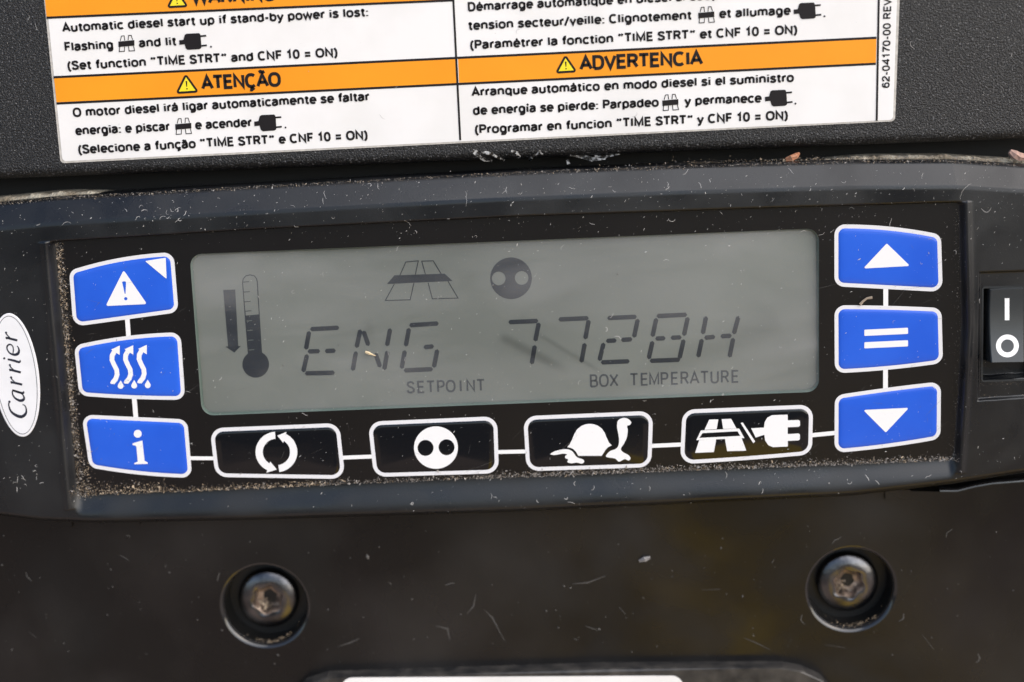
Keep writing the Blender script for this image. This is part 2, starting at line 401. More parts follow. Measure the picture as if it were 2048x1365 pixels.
bw = MB().poly([(-330, -260), (330, -260), (330, 260), (-330, 260)], -14).build('added_backing', m_backing); bw['kind'] = 'structure'  # dark sheet added so the gaps between the parts look black

# ------------------------------------------------------------------ upper cover with the warning label
def interp(curve, w):
    q = np.array(pts(curve, None, w)); q = q[np.argsort(q[:, 0])]
    return lambda u: np.interp(u, q[:, 0], q[:, 1])
edge = interp([(-350, 374), (0, 360), (700, 333), (1024, 320), (1348, 305), (2048, 280), (2400, 267)], 0)
us = np.linspace(-165, 165, 110)
cv = MB(); prof = [(190, 0)]+[(k, 0) for k in (40, 12, 6, 3.2)]
for k in range(9):
    a = math.radians(90*k/8); prof.append((2.6*(1-math.sin(a)), -2.6*(1-math.cos(a))))
prof.append((0, -9))
vs = [(u, edge(u)+(dv if dv < 100 else 190-edge(u)), w) for dv, w in prof for u in us]
n = len(us)
cv.add(vs, [((k+1)*n+i, (k+1)*n+i+1, k*n+i+1, k*n+i) for k in range(len(prof)-1) for i in range(n-1)])
cover = cv.build('upper_cover', m_cover, smooth=True)
tag(cover, 'grainy black plastic cover above the display unit, with gouges on its lower edge', 'cover')
def gouge(paths):
    mb = MB()
    for path, wd in paths:
        q = pts(path, None, .05)
        hw = [1.35*wd*PX*(.25+.75*math.sin(math.pi*(i+.5)/len(q))) for i in range(len(q))]
        wz = []
        for p in q:
            e = p[1]-edge(p[0])
            wz.append(.08 if e > 2.6 else -2.6+math.sqrt(max(0, 2.6**2-(2.6-max(e, 0))**2))+.1)
        mb.ribbon(q, hw, wz)
    return mb
gouge([([(945, 302), (958, 309), (970, 318), (984, 323)], 5), ([(962, 304), (985, 308), (1000, 316), (1008, 324)], 3), ([(990, 322), (996, 312)], 2.5)]).build('gouge', m_gouge, cover)
gouge([([(1022, 302), (1034, 306), (1038, 314), (1034, 318)], 2.5), ([(1058, 324), (1064, 314), (1078, 303)], 3), ([(1078, 302), (1086, 310)], 2)]).build('gouge', m_gouge, cover)
gouge([([(1140, 311), (1165, 315), (1185, 321), (1212, 319)], 3.4), ([(1138, 331), (1135, 322)], 3), ([(1190, 314), (1205, 317), (1240, 310)], 2)]).build('gouge', m_gouge, cover)

lab = thing('warning_label', (*P(950, 280, 0), 0), 'large white warning label with orange headings stuck on the grainy black cover', 'label')
MB().slab(rounded(pts([(121, 327), (1790, 243), (1803, -90), (79, -90)], None, .1), 1.0), 0, .10).build('label_edge', m_film, lab)
MB().slab(rounded(pts([(125, 323), (1786, 240), (1797, -88), (84, -88)], None, .16), .9), .10, .16).build('sheet', m_paper, lab)
wo = .19
def band(q): return MB().poly(pts(q, None, wo), wo)
band([(108, 157), (914, 117.5), (917, 167), (113, 205)]).build('heading_band', m_orange, lab)
band([(916, 117), (1753, 76), (1752, 127.5), (918, 166)]).build('heading_band', m_orange, lab)
band([(84.5, -60), (902, -95), (905, 2), (93, 34)]).build('heading_band', m_orange, lab)
wl = .22
lines = MB()
for a, b, hw in (((107, 155), (1753, 76), 2.2), ((113, 207.5), (1752, 128), 2.2), ((93, 36), (906, 1), 2.2), ((902, -95), (920.5, 281), 2), ((1759, -80), (1753.5, 242), 2)):
    lines.ribbon(pts([a, b], None, wl), hw*PX, wl); wl += .004
lines.build('ruled_line', m_ink, lab)
wt = .26
def line(*segs, cap=19.4, weight=.222, gap=.05, **kw):
    mb = MB()
    for s_, a, b in segs:
        if s_ == '.': mb.poly(pts(ell((a[0]+b[0])/2, a[1]-2, 2.0, n=8), None, wt), wt)
        else: text(mb, s_, a, b, cap, wt, weight, **kw)
    return mb.build('text_line', m_ink, lab)
line(('Automatic diesel start up if stand-by power is lost:', (126, 65.5), (737, 33.7)))
line(('Flashing', (130, 103.7), (227, 99)), ('and lit', (279, 96), (353, 92)), ('.', (420, 96), (424, 95.8)))
line(('(Set function “TIME STRT” and CNF 10 = ON)', (136, 141.5), (675.5, 114.3)))
line(('O motor diesel irá ligar automaticamente se faltar', (147, 235.2), (739, 202.6)))
line(('energia: e piscar', (152, 271.5), (340, 262.4)), ('e acender', (391.4, 260), (504, 254.3)), ('.', (569, 257.6), (573, 257.4)))
line(('(Selecione a função “TIME STRT” e CNF 10 = ON)', (157.6, 309), (735.6, 279.5)))
line(('Démarrage automatique en diesel si coup', (936.1, 23.9), (1438, -.5)))
line(('tension secteur/veille: Clignotement', (937.3, 61.3), (1383, 40.2)), ('et allumage', (1439, 37.3), (1581, 30.6)), ('.', (1647, 35), (1651, 34.8)))
line(('(Paramétrer la fonction “TIME STRT” et CNF 10 = ON)', (941, 100), (1594.5, 69.2)))
line(('Arranque automático en modo diesel si el suministro', (944.4, 194), (1587.6, 164.8)))
line(('de energía se pierde: Parpadeo', (946.6, 231.2), (1317.4, 214.3)), ('y permanece', (1370, 212), (1522.8, 205.8)), ('.', (1589, 209.8), (1593, 209.6)))
line(('(Programar en funcion “TIME STRT” y CNF 10 = ON)', (950.5, 269), (1575.8, 240.2)))
line(('62-04170-00 REV', (1779.3, 176), (1783, -2)), cap=15.8, weight=.18)
def heading(s_, a, b, cap=30): return text(MB(), s_, a, b, cap, wt, .215, gap=.05).build('heading_text', m_ink, lab)
heading('ATENÇÃO', (405, 181), (562, 174)); heading('ADVERTENCIA', (1161, 142), (1404.6, 131)); heading('WARNING', (385, 10.5), (552, 2.6))
def warn_tri(ap, bl, br):
    c = pts([bl, br, ap], None, wt)
    o = MB().poly(rounded(c, .55), wt).build('warning_triangle', m_ink, lab)
    MB().poly(rounded(c, .55, inset=.52), wt+.03).build('yellow_field', m_yellow, o)
    cx, by = (bl[0]+br[0])/2, (bl[1]+br[1])/2
    def q(t_, dx): return (ap[0]+(cx-ap[0])*t_+dx, ap[1]+(by-ap[1])*t_)
    e = MB().poly(pts([q(.40, -1.7), q(.68, -.8), q(.68, .8), q(.40, 1.7)], None, wt+.05), wt+.05)
    e.poly(pts(ell(*q(.78, 0), 1.5, n=10), None, wt+.05), wt+.05)
    e.build('exclamation_mark', m_ink, o)
warn_tri((371.2, 146.5), (350.5, 188.5), (399, 185.5))
warn_tri((1130.7, 108.5), (1109.5, 147.8), (1155.5, 145))
warn_tri((352, -23), (332.5, 17), (378, 14.6))
def road_icon(cx, cy):
    k = .2345
    def t_(p): return (cx+(p[0]-740)*k, cy+(p[1]-373)*k)
    mb = MB()
    for lp in ([(685, 350), (695, 309), (718, 307), (723, 347)], [(752, 345), (755, 304), (778, 303), (790, 342)],
               [(680, 402), (676, 442), (720, 439), (722, 400)], [(755, 397), (760, 437), (807, 434), (798, 393)]):
        mb.ribbon(pts(lp, t_, wt), .75*PX, wt)
    mb.poly(pts([(668, 356), (805, 344), (806, 391), (670, 403)], t_, wt), wt)
    mb.build('road_icon', m_ink, lab)
for c in ((253.5, 87.5), (367.3, 253), (1413.3, 30.2), (1341.4, 205.5)): road_icon(*c)
def plug_icon(cx, cy):
    k = .2345
    def t_(p): return (cx+(p[0]-1305)*k, cy+(p[1]-357)*k)
    mb = MB()
    mb.poly(pts([(1188, 346), (1224, 342), (1235, 300), (1250, 290), (1358, 285), (1366, 292), (1372, 312), (1377, 398), (1376, 412), (1360, 422), (1262, 428), (1245, 416), (1234, 380), (1190, 385)], t_, wt), wt)
    mb.ribbon(pts([(1368, 311), (1419, 307)], t_, wt), 7*k*PX, wt).ribbon(pts([(1374, 394), (1424, 389)], t_, wt), 7*k*PX, wt)
    mb.build('plug_icon', m_ink, lab)
for c in ((385.8, 83.6), (535.8, 246.3), (1614.7, 22.2), (1557.3, 196.8)): plug_icon(*c)

# ------------------------------------------------------------------ display unit: the housing
WF, WFL = 7.0, 5.3                                   # flat face and recess floor heights
vtop = interp([(-450, 455), (-150, 418), (0, 405), (100, 395), (250, 386), (700, 361), (1000, 345), (1348, 331), (1700, 321), (1900, 320), (2048, 329), (2200, 345), (2450, 380)], .5)
vbot = interp([(-450, 960), (-150, 1005), (0, 1030), (100, 1042), (200, 1046), (512, 1040), (1024, 1024), (1450, 1004), (1700, 992), (1900, 968), (2048, 945), (2200, 915), (2450, 860)], .5)
vft = interp([(60, 490), (500, 463), (1024, 437), (1500, 421), (1960, 407)], WF)
vfb = interp([(100, 990), (400, 978), (700, 964), (1024, 951), (1350, 938), (1700, 925), (1960, 914)], WFL)
q = np.array(pts([(112, 480), (132, 700), (158, 1000)], None, WFL)); q = q[np.argsort(q[:, 1])]
ufl = lambda v, q=q: np.interp(v, q[:, 1], q[:, 0])
q2 = np.array(pts([(1914, 400), (1920, 650), (1912, 800), (1902, 950)], None, WFL)); q2 = q2[np.argsort(q2[:, 1])]
ufr = lambda v, q=q2: np.interp(v, q[:, 1], q[:, 0])
WT, WB = 10.2, 3.4
pk = np.array(pts([(1958, 544), (1955, 803), (2076, 795), (2076, 540)], None, WF))
hk = np.array(pts([(1966, 577), (1964, 762), (2066, 756), (2066, 573)], None, WF-.9))
def boxd(u, v, c):                                    # inside distance to a nearly upright rectangle
    ul = np.interp(v, [c[1, 1], c[0, 1]], [c[1, 0], c[0, 0]]); ur = np.interp(v, [c[2, 1], c[3, 1]], [c[2, 0], c[3, 0]])
    vt = np.interp(u, [c[0, 0], c[3, 0]], [c[0, 1], c[3, 1]]); vb = np.interp(u, [c[1, 0], c[2, 0]], [c[1, 1], c[2, 1]])
    return np.minimum(np.minimum(u-ul, ur-u), np.minimum(vt-v, v-vb))
def sm(x): x = np.clip(x, 0, 1); return x*x*(3-2*x)
_x = np.linspace(-.1, 1.2, 700)
_y = np.interp(_x, [0, .02, .06, .52, .62, 1], [1.2, 2.4, 3.1, 6.75, 6.95, 7.0])
_k = np.exp(-np.linspace(-2, 2, 41)**2); _k /= _k.sum()
_y = np.convolve(np.pad(_y, 20, mode='edge'), _k, 'valid')
PRT = lambda t_: np.interp(t_, _x, _y)
def HT(u, v):
    """height of the housing surface at u,v (mm)"""
    u = np.asarray(u, float); v = np.asarray(v, float)
    tt = np.clip((vtop(u)-v)/WT, 0, 1); tb = np.clip((v-vbot(u))/WB, 0, 1)
    f = np.minimum(PRT(tt), WF-6.5*(1-tb)**1.8)
    wb = np.maximum(vfb(u)-vbot(u)-WB, 2.0)
    ts = [(v-vft(u))/.7, (ufl(v)-u)/1.9, (u-ufr(v))/1.6, (vfb(u)-v)/wb]
    c = .9; p = 3
    acc = sum(np.maximum(t_+c, 0)**p for t_ in ts)
    t_ = acc**(1/p)-c
    w = np.where(t_ < 1, WFL+(np.minimum(f, 99)-WFL)*sm(t_), f)
    side = np.maximum((ufl(v)-u)/1.9, (u-ufr(v))/1.6)
    w = w+.75*np.exp(-((side-1.15)/.5)**2)*(v < vft(u)+.5)*(v > vfb(u)-3.5)
    w = np.where(t_ < -.55, 2.0, w)
    dp = boxd(u, v, pk); w = w-np.clip(dp/.5, 0, 1)*.9
    dh = boxd(u, v, hk); w = w-np.clip(dh/.3, 0, 1)*4.2
    return w
uL = P(70, 700, WF)[0]; uLb = P(175, 900, WF)[0]; uR = P(1890, 700, WF)[0]; uRb = P(2085, 700, WF)[0]
ug = np.concatenate([np.arange(-175, uL, .8), np.arange(uL, uLb, .2), np.arange(uLb, uR, .8), np.arange(uR, uRb, .17), np.arange(uRb, 175, .8)])
sg = np.linspace(0, 1, 470)
U = np.repeat(ug[:, None], len(sg), 1)
VB = vbot(ug)[:, None]; VT = vtop(ug)[:, None]
V = VB+(VT-VB)*sg[None, :]
Wm = HT(U, V)
# back skirt rows
U = np.concatenate([U[:, :1], U, U[:, -1:]], 1); V = np.concatenate([V[:, :1], V, V[:, -1:]], 1)
Wm = np.concatenate([np.full((len(ug), 1), -7.), Wm, np.full((len(ug), 1), -7.)], 1)
nv = U.shape[1]; nu = U.shape[0]
unit = thing('display_unit', (*P(1024, 1020, 0), 0), 'long black display unit with a grey screen, blue and black buttons', 'control panel')
me = bpy.data.meshes.new('housing')
org = unit.location
co_ = np.stack([U/1000-org.x, -Wm/1000-org.y, V/1000+ZP-org.z], -1).reshape(-1, 3)
idx = np.arange(nu*nv).reshape(nu, nv)
qd = np.stack([idx[:-1, :-1], idx[1:, :-1], idx[1:, 1:], idx[:-1, 1:]], -1).reshape(-1, 4)
me.vertices.add(len(co_)); me.vertices.foreach_set('co', co_.ravel())
me.loops.add(qd.size); me.loops.foreach_set('vertex_index', qd.ravel().astype(np.int32))
me.polygons.add(len(qd)); me.polygons.foreach_set('loop_start', (np.arange(len(qd))*4).astype(np.int32))
me.update(calc_edges=True); me.materials.append(m_house)
me.polygons.foreach_set('use_smooth', np.ones(len(qd), bool)); me.update()
ho = bpy.data.objects.new('housing', me); COL.objects.link(ho); ho.parent = unit

# ------------------------------------------------------------------ keypad film and display
WM = 5.42
lcdc = [(404, 832), (1638, 784), (1638, 457), (379, 509)]
win = rounded(pts(lcdc, None, WM), 3.0)
fo = []
for px_ in range(100, 1941, 40):
    pass
vv = np.linspace(0, 1, 20)
top_c = [(u, float(vft(u))+.45) for u in np.linspace(P(95, 490, WM)[0], P(1925, 410, WM)[0], 50)]
bot_c = [(u, float(vfb(u))-.35) for u in np.linspace(P(1905, 920, WM)[0], P(140, 990, WM)[0], 50)]
rt = [(float(ufr(v))+.45, v) for v in np.linspace(top_c[-1][1]-1, bot_c[0][1]+1, 12)]
lf = [(float(ufl(v))-.45, v) for v in np.linspace(bot_c[-1][1]+1, top_c[0][1]-1, 12)]
MB().slab((top_c+rt+bot_c+lf)[::-1], WFL, WM, [win[::-1]]).build('keypad_film', m_memb, unit)
WLc = 4.2
disp = MB().poly(rounded(pts([(390, 850), (1652, 800), (1652, 445), (366, 495)], None, WLc), 1), WLc).build('display', m_lcd, unit)
MB().loft([win, rounded(pts(lcdc, None, WM), 3.0, inset=.45)], [WM-.02, WLc+.25]).build('window_rim', m_rim, disp, smooth=True)
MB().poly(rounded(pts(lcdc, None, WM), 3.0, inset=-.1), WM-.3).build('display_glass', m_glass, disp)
wi = WLc+.05
TA, TB, TC = T(.34213, 0, 440), T(.34213, 680, 440), T(.34213, 1348, 440)
def seg(mb, a, b, Tr, hw=13):
    a = np.array(a, float); b = np.array(b, float); d = (b-a)/np.linalg.norm(b-a); nn = np.array([-d[1], d[0]])
    k = hw*.75
    mb.poly(pts([a, a+d*k+nn*hw, b-d*k+nn*hw, b, b-d*k-nn*hw, a+d*k-nn*hw], Tr, wi), wi)
digits = [
 (TA, [((1812, 640), (1984, 631)), ((1808, 650), (1788, 760)), ((1798, 770), (1872, 768)), ((1898, 768), (1964, 765)), ((1796, 785), (1772, 892)), ((1782, 898), (1958, 894))]),
 (TB, [((120, 640), (96, 750)), ((94, 768), (74, 884)), ((294, 634), (274, 740)), ((278, 764), (258, 880)), ((136, 648), (168, 738)), ((206, 778), (236, 864))]),
 (TB, [((404, 617), (578, 606)), ((404, 632), (384, 742)), ((380, 762), (360, 872)), ((372, 881), (544, 873)), ((570, 756), (548, 866)), ((488, 746), (550, 739))]),
 (TB, [((984, 599), (1160, 591)), ((1163, 600), (1141, 712)), ((1140, 732), (1120, 846))]),
 (TB, [((1276, 583), (1455, 575)), ((1455, 584), (1433, 700)), ((1432, 720), (1410, 836))]),
 (TB, [((1562, 575), (1736, 567)), ((1742, 578), (1718, 690)), ((1554, 709), (1618, 705)), ((1642, 703), (1710, 698)), ((1542, 718), (1516, 826)), ((1524, 834), (1694, 827))]),
 (TB, [((1850, 563), (2030, 555)), ((1850, 574), (1826, 686)), ((2034, 568), (2010, 680)), ((1842, 695), (1904, 692)), ((1932, 690), (1998, 687)), ((1828, 708), (1804, 816)), ((2010, 698), (1984, 814)), ((1810, 825), (1990, 818))]),
 (TC, [((188, 563), (168, 670)), ((164, 695), (141, 806)), ((176, 690), (242, 684)), ((271, 682), (338, 677)), ((378, 562), (349, 670)), ((347, 690), (324, 806))]),
]
for Tr, segs in digits:
    mb = MB()
    for a, b in segs: seg(mb, a, b, Tr)
    mb.build('digit', m_lcdink, disp)
MB().poly(pts([(1305, 410), (1375, 408), (1393, 738), (1408, 738), (1370, 776), (1318, 742), (1333, 740)], TA, wi), wi).build('down_arrow', m_lcdink, disp)
th = MB().ribbon(pts([(1452, 790), (1418, 368), (1422, 345), (1437, 328), (1462, 322), (1487, 328), (1500, 345), (1504, 362), (1530, 790)], TA, wi), 2.6*.342*PX, wi)
th.poly(pts([(1434, 560), (1516, 553), (1530, 790), (1452, 795)], TA, wi), wi+.003).poly(pts(ell(1495, 845, 78), TA, wi), wi+.006)
for y in (365, 423, 480, 535):
    x = 1418+(y-365)*.076; th.ribbon(pts([(x, y), (x+38, y-3)], TA, wi), 2.2*.342*PX, wi)
thermo = th.build('thermometer', m_lcdink, disp)
tk = MB()
for y in (592, 648, 705, 762):
    x = 1418+(y-365)*.076; tk.ribbon(pts([(x+6, y), (x+38, y-3)], TA, wi), 2.2*.342*PX, wi+.02)
tk.build('scale_ticks', m_lcdlight, disp)
rd = MB()
for lp in ([(350, 325), (385, 247), (458, 240), (440, 322)], [(500, 322), (478, 242), (545, 240), (592, 318)],
           [(318, 375), (265, 472), (410, 468), (432, 370)], [(515, 368), (540, 462), (690, 458), (632, 360)]):
    rd.ribbon(pts(lp, TB, wi), 2.6*.342*PX, wi)
rd.poly(pts([(318, 325), (612, 315), (658, 358), (275, 375)], TB, wi), wi+.003).build('road_symbol', m_lcdink, disp)
MB().poly(pts(ell(1000, 342, 122), TB, wi), wi, [pts(ell(928, 343, 40, n=20), TB, wi), pts(ell(1062, 340, 40, n=20), TB, wi)]).build('round_symbol', m_lcdink, disp)
text(MB(), 'SETPOINT', (812, 788), (972, 783), 25, wi, .15, mono=.78).build('caption', m_lcdfaint, disp)
text(MB(), 'BOX TEMPERATURE', (1178, 775.5), (1480, 766), 26, wi, .14, mono=.78).build('caption', m_lcdfaint, disp)

# ------------------------------------------------------------------ buttons
wb_ = WM+.06
TD, TE, TF, TG = T(.139165, 120, 480), T(.23445, 140, 650), T(.30273, 380, 800), T(.33203, 1020, 780)
def button(corners, face_mat, r, bw_, bulge, lab_=None):
    """corners in photo pixels BL, BR, TR, TL; edge order bottom, right, top, left"""
    c = pts(corners, None, wb_); bl = [b*PX for b in bulge]
    r *= PX; bw_ *= PX
    L = [rounded(c, r, inset=i*bw_, bulge=bl) for i in (0.9, 1.25, 1.7, 2.4)]
    mb = MB().loft(L, [wb_-.05, wb_+.10, wb_+.17, wb_+.2])
    cen = np.mean(np.array(L[-1]), 0)
    L2 = [[tuple(cen+(np.array(p)-cen)*k) for p in L[-1]] for k in (1, .8, .55, .3)]
    mb.loft(L2, [wb_+.2, wb_+.235, wb_+.255, wb_+.262], cap=True)
    o = mb.build('button', face_mat, unit, smooth=True)
    if lab_: o['label'] = lab_
    MB().slab(rounded(c, r, bulge=bl), WM, wb_, [rounded(c, r, inset=bw_, bulge=bl)[::-1]]).build('border', m_border, o)
    return o
ws = wb_+.29
def sym(o, mb, name='symbol', m=None): return mb.build(name, m or m_white, o)
def flat(lst, Tr, r=0):
    c = pts(lst, Tr, ws)
    return MB().poly(rounded(c, r*PX, n=4, eb=1) if r else c, ws)
o = button([(146.5, 654), (357, 625), (347, 502), (138, 540)], m_blue, 20, 7.6, (0, 0, 5, 0), 'blue button with a white warning triangle and a white corner')
mb = MB().poly(rounded(pts([(656, 952), (1250, 924), (915, 436)], TD, ws), 2.6*PX, n=4, eb=1), ws,
               [pts([(893, 612), (905, 597), (938, 597), (950, 612), (942, 775), (930, 775)], TD, ws), pts(ell(945, 847, 24, n=14), TD, ws)])
sym(o, mb, 'warning_triangle')
sym(o, flat([(1222, 306), (1520, 258), (1532, 564)], TD, 1), 'corner_mark')
o = button([(158.5, 792.5), (370.5, 801), (361, 663), (148, 690)], m_blue, 20, 7.6, (1.5, 0, 4, 0), 'blue button with three white wavy arrows and drops')
for k in range(3):
    dx, dy = k*115.5, -k*3
    base = [(362, 496), (390, 462), (402, 425), (398, 385), (375, 340), (358, 300), (360, 262), (380, 226)]
    mb = MB().ribbon(pts([(x+dx, y+dy) for x, y in base], TE, ws), 20*.234*PX, ws)
    mb.poly(pts([(350+dx, 212+dy), (424+dx, 177+dy), (424+dx, 258+dy)], TE, ws), ws+.004)
    mb.poly(pts(ell(362+dx, 494+dy, 19, 12, n=12), TE, ws), ws+.003)
    sym(o, mb, 'wavy_arrow')
    dr = [(432+dx, 474+dy)]+[(432+dx+25*math.cos(a), 522+dy+25*math.sin(a)) for a in np.radians(np.arange(-35, 216, 25))]
    sym(o, MB().poly(pts(dr, TE, ws), ws), 'drop')
o = button([(179, 936.5), (384.5, 958), (374.5, 839.5), (163, 829.5)], m_blue, 20, 7.6, (3, 0, 0, 0), 'blue button with a white letter i')
sym(o, MB().poly(pts(ell(578, 930, 34, n=20), TE, ws), ws).poly(pts([(532, 1015), (545, 1008), (617, 987), (636, 1160), (665, 1177), (662, 1187), (548, 1190), (549, 1181), (578, 1166), (567, 1042), (557, 1030), (537, 1027)], TE, ws), ws), 'information_mark')
o = button([(1668.9, 573), (1885.5, 584.5), (1882, 468), (1668.9, 447)], m_blue, 20, 7.6, (0, 0, 4, 0), 'blue button with a white triangle pointing up')
sym(o, flat([(1106, 285), (1380, 270), (1244, 138)], TC, 2), 'up_triangle')
o = button([(1669.6, 748), (1886, 727.5), (1883, 616), (1668.9, 610.5)], m_blue, 20, 7.6, (2, 0, 1, 0), 'blue button with two white bars')
for y in (0, 73):
    sym(o, flat([(1113, 643+y), (1368, 631+y), (1368, 667+y), (1113, 679+y)], TC, 1.6), 'bar')
o = button([(1669, 907.5), (1881, 879), (1882, 763), (1669.6, 791)], m_blue, 20, 7.6, (2, 0, 1, 0), 'blue button with a white triangle pointing down')
sym(o, flat([(1106, 1112), (1238, 1244), (1374, 1099)], TC, 2), 'down_triangle')
# black buttons
o = button([(431, 954.5), (690.5, 958.5), (678.5, 846.5), (419.5, 857)], m_gloss, 26, 7.8, (0, 0, 0, 0), 'black button with two white circling arrows')
for a0, a1, head in ((94, 247, [(505, 482), (574, 461), (530, 408)]), (-82, 62, [(638, 212), (577, 237), (616, 285)])):
    arc = [(571+r_*math.cos(math.radians(a)), 345-r_*.97*math.sin(math.radians(a))) for r_, rng in ((138, 1), (90, -1)) for a in (np.linspace(a0, a1, 22)[::rng])]
    sym(o, MB().poly(pts(arc, TF, ws), ws).poly(pts(head, TF, ws), ws+.004), 'circling_arrow')
o = button([(748, 954.5), (997.8, 947), (994.3, 833), (735.7, 844)], m_gloss, 26, 7.8, (0, 0, 0, 0), 'black button with a white disc holding two dark holes')
sym(o, MB().poly(pts(ell(1625, 316, 145, 140, n=48), TF, ws), ws, [pts(ell(1556, 318, 53, n=24), TF, ws), pts(ell(1695, 314, 53, n=24), TF, ws)]), 'pierced_disc')
o = button([(1053, 943), (1302.5, 934.8), (1306.3, 822.2), (1046.5, 833)], m_gloss, 26, 7.8, (0, 0, 0, 0), 'black button with a white turtle')
def smooth_loop(q, n=4):
    q = [np.array(p, float) for p in q]; out = []
    for i in range(len(q)):
        p0, p1, p2, p3 = q[i-1], q[i], q[(i+1) % len(q)], q[(i+2) % len(q)]
        for k in range(n):
            s_ = k/n
            out.append(tuple(.5*((2*p1)+(-p0+p2)*s_+(2*p0-5*p1+4*p2-p3)*s_*s_+(-p0+3*p1-3*p2+p3)*s_**3)))
    return out
sym(o, MB().poly(pts([(345, 346), (360, 328), (374, 300), (388, 265), (405, 238), (430, 218), (455, 208), (480, 205), (505, 208), (530, 217), (552, 233), (570, 258), (583, 290), (596, 318), (613, 335), (592, 345), (575, 362), (563, 382), (552, 398), (412, 398), (398, 374), (380, 356), (362, 349)], TG, ws), ws), 'shell')
sym(o, MB().poly(pts(smooth_loop([(645, 225), (650, 187), (680, 170), (710, 175), (730, 195), (722, 212), (706, 218), (709, 245), (704, 285), (688, 322), (668, 355), (680, 375), (714, 394), (726, 414), (714, 426), (690, 418), (657, 433), (632, 414), (584, 406), (580, 394), (602, 370), (632, 359), (650, 343), (657, 310), (653, 268)]), TG, ws), ws), 'head_and_foot')
sym(o, MB().poly(pts(smooth_loop([(243, 387), (275, 369), (330, 358), (372, 368), (402, 405), (438, 419), (447, 434), (432, 445), (403, 439), (370, 443), (346, 436), (350, 420), (334, 412), (332, 400), (344, 390), (318, 385), (270, 393)]), TG, ws), ws), 'hind_foot')
o = button([(1360, 929.5), (1624, 909.8), (1626.3, 809.5), (1365, 820)], m_gloss, 26, 7.8, (1, 0, 0, 0), 'black button with a white road and plug')
mb = MB()
for qd_ in ([(1200, 180), (1255, 178), (1245, 237), (1172, 241)], [(1275, 177), (1332, 175), (1364, 233), (1284, 236)],
            [(1140, 304), (1242, 298), (1228, 375), (1115, 380)], [(1295, 296), (1395, 291), (1423, 367), (1308, 370)]):
    mb.poly(pts(qd_, TG, ws), ws)
mb.poly(pts([(1150, 245), (1380, 233), (1412, 291), (1122, 304)], TG, ws), ws+.004, [pts([(1160, 261), (1370, 250), (1388, 278), (1140, 290)], TG, ws)])
sym(o, mb, 'road')
sym(o, MB().poly(pts([(1389, 200), (1402, 197), (1477, 312), (1465, 321)], TG, ws), ws), 'slash')
mb = MB().poly(pts([(1453, 232), (1530, 228), (1534, 195), (1550, 168), (1580, 153), (1672, 150), (1673, 184), (1738, 182), (1747, 189), (1747, 216), (1738, 223), (1673, 226), (1673, 267), (1738, 263), (1746, 270), (1746, 298), (1738, 305), (1673, 308), (1673, 342), (1585, 346), (1556, 334), (1537, 305), (1532, 271), (1480, 288)], TG, ws), ws)
sym(o, mb, 'plug')
for a, b, hw in (((254.3, 634), (257.3, 676), 4.6), ((268.3, 795), (272, 838), 4.8), ((1771.5, 576), (1771.5, 614), 4.7), ((1771, 736), (1771, 780), 4.7),
                 ((380, 916.8), (428, 917.2), 3.9), ((686, 915.8), (747, 913.4), 4), ((995, 904.6), (1052, 903.4), 4), ((1302, 892.3), (1364, 889.5), 4.2), ((1623, 871), (1671.5, 866.2), 4.3)):
    MB().ribbon(pts([a, b], None, WM+.03), hw*PX, WM+.03).build('connecting_line', m_white, unit)

# ------------------------------------------------------------------ rocker switch
TS = T(.2786, 1880, 480)
sw = thing('rocker_switch', (*P(2015, 760, WF), WF-.9), 'black rocker switch marked I and O in the unit\'s right end', 'switch')
w0 = WF-.9
fo_ = pts([(304, 1012), (665, 1000), (665, 338), (309, 346)], TS, w0)
MB().slab(rounded(fo_, .5, inset=-.35), w0-.2, w0+.12, [rounded(fo_, .45, inset=.1)[::-1]]).build('switch_frame', m_rock, sw)
# rocker: the upper half lies back, the lower half stands proud; side outline swept across
wt_, wm_, wb2 = w0+.9, w0+1.5, w0+3.6
a_tl, a_tr = P(*TS((362, 362)), wt_), P(*TS((603, 352)), wt_)
a_ml, a_mr = P(*TS((356, 620)), wm_), P(*TS((603, 615)), wm_)
a_bl, a_br = P(*TS((371, 880)), wb2), P(*TS((604, 876)), wb2)
rows = []
for k in range(25):
    s_ = k/24
    l = (1-s_)**2*np.array([*a_tl, wt_])+2*s_*(1-s_)*(2*np.array([*a_ml, wm_])-.5*np.array([*a_tl, wt_])-.5*np.array([*a_bl, wb2]))+s_**2*np.array([*a_bl, wb2])
    r_ = (1-s_)**2*np.array([*a_tr, wt_])+2*s_*(1-s_)*(2*np.array([*a_mr, wm_])-.5*np.array([*a_tr, wt_])-.5*np.array([*a_br, wb2]))+s_**2*np.array([*a_br, wb2])
    rows.append((l, r_))
mb = MB(); sec = []
for l, r_ in rows:
    x = (r_-l)/np.linalg.norm(r_-l); ro = .35
    sec.append([(*(l-x*.25)[:2], w0-4), (*(l-x*.12)[:2], l[2]-ro*1.4), (*l[:2], l[2]-ro*.4), (*(l+x*ro*.5)[:2], l[2]), (*(r_-x*ro*.5)[:2], r_[2]), (*r_[:2], r_[2]-ro*.4), (*(r_+x*.12)[:2], r_[2]-ro*1.4), (*(r_+x*.25)[:2], w0-4)])
lo = [(p[0], p[1]-1.3+(0 if i in (0, 7) else .5), w0-4 if i in (0, 7) else w0-2.5) for i, p in enumerate(sec[-1])]
md = [(p[0], p[1]-.22, p[2]-.35) for p in sec[-1]]
tp = [(p[0], p[1]+.25, p[2]-.5) for p in sec[0]]; tp2 = [(p[0], p[1]+.3, w0-4) for p in sec[0]]
allr = [tp2, tp]+sec+[md, lo]
mb.add([p for r_ in allr for p in r_], [((k+1)*8+i, (k+1)*8+i+1, k*8+i+1, k*8+i) for k in range(len(allr)-1) for i in range(7)])
rk = mb.build('rocker', m_rock, sw)
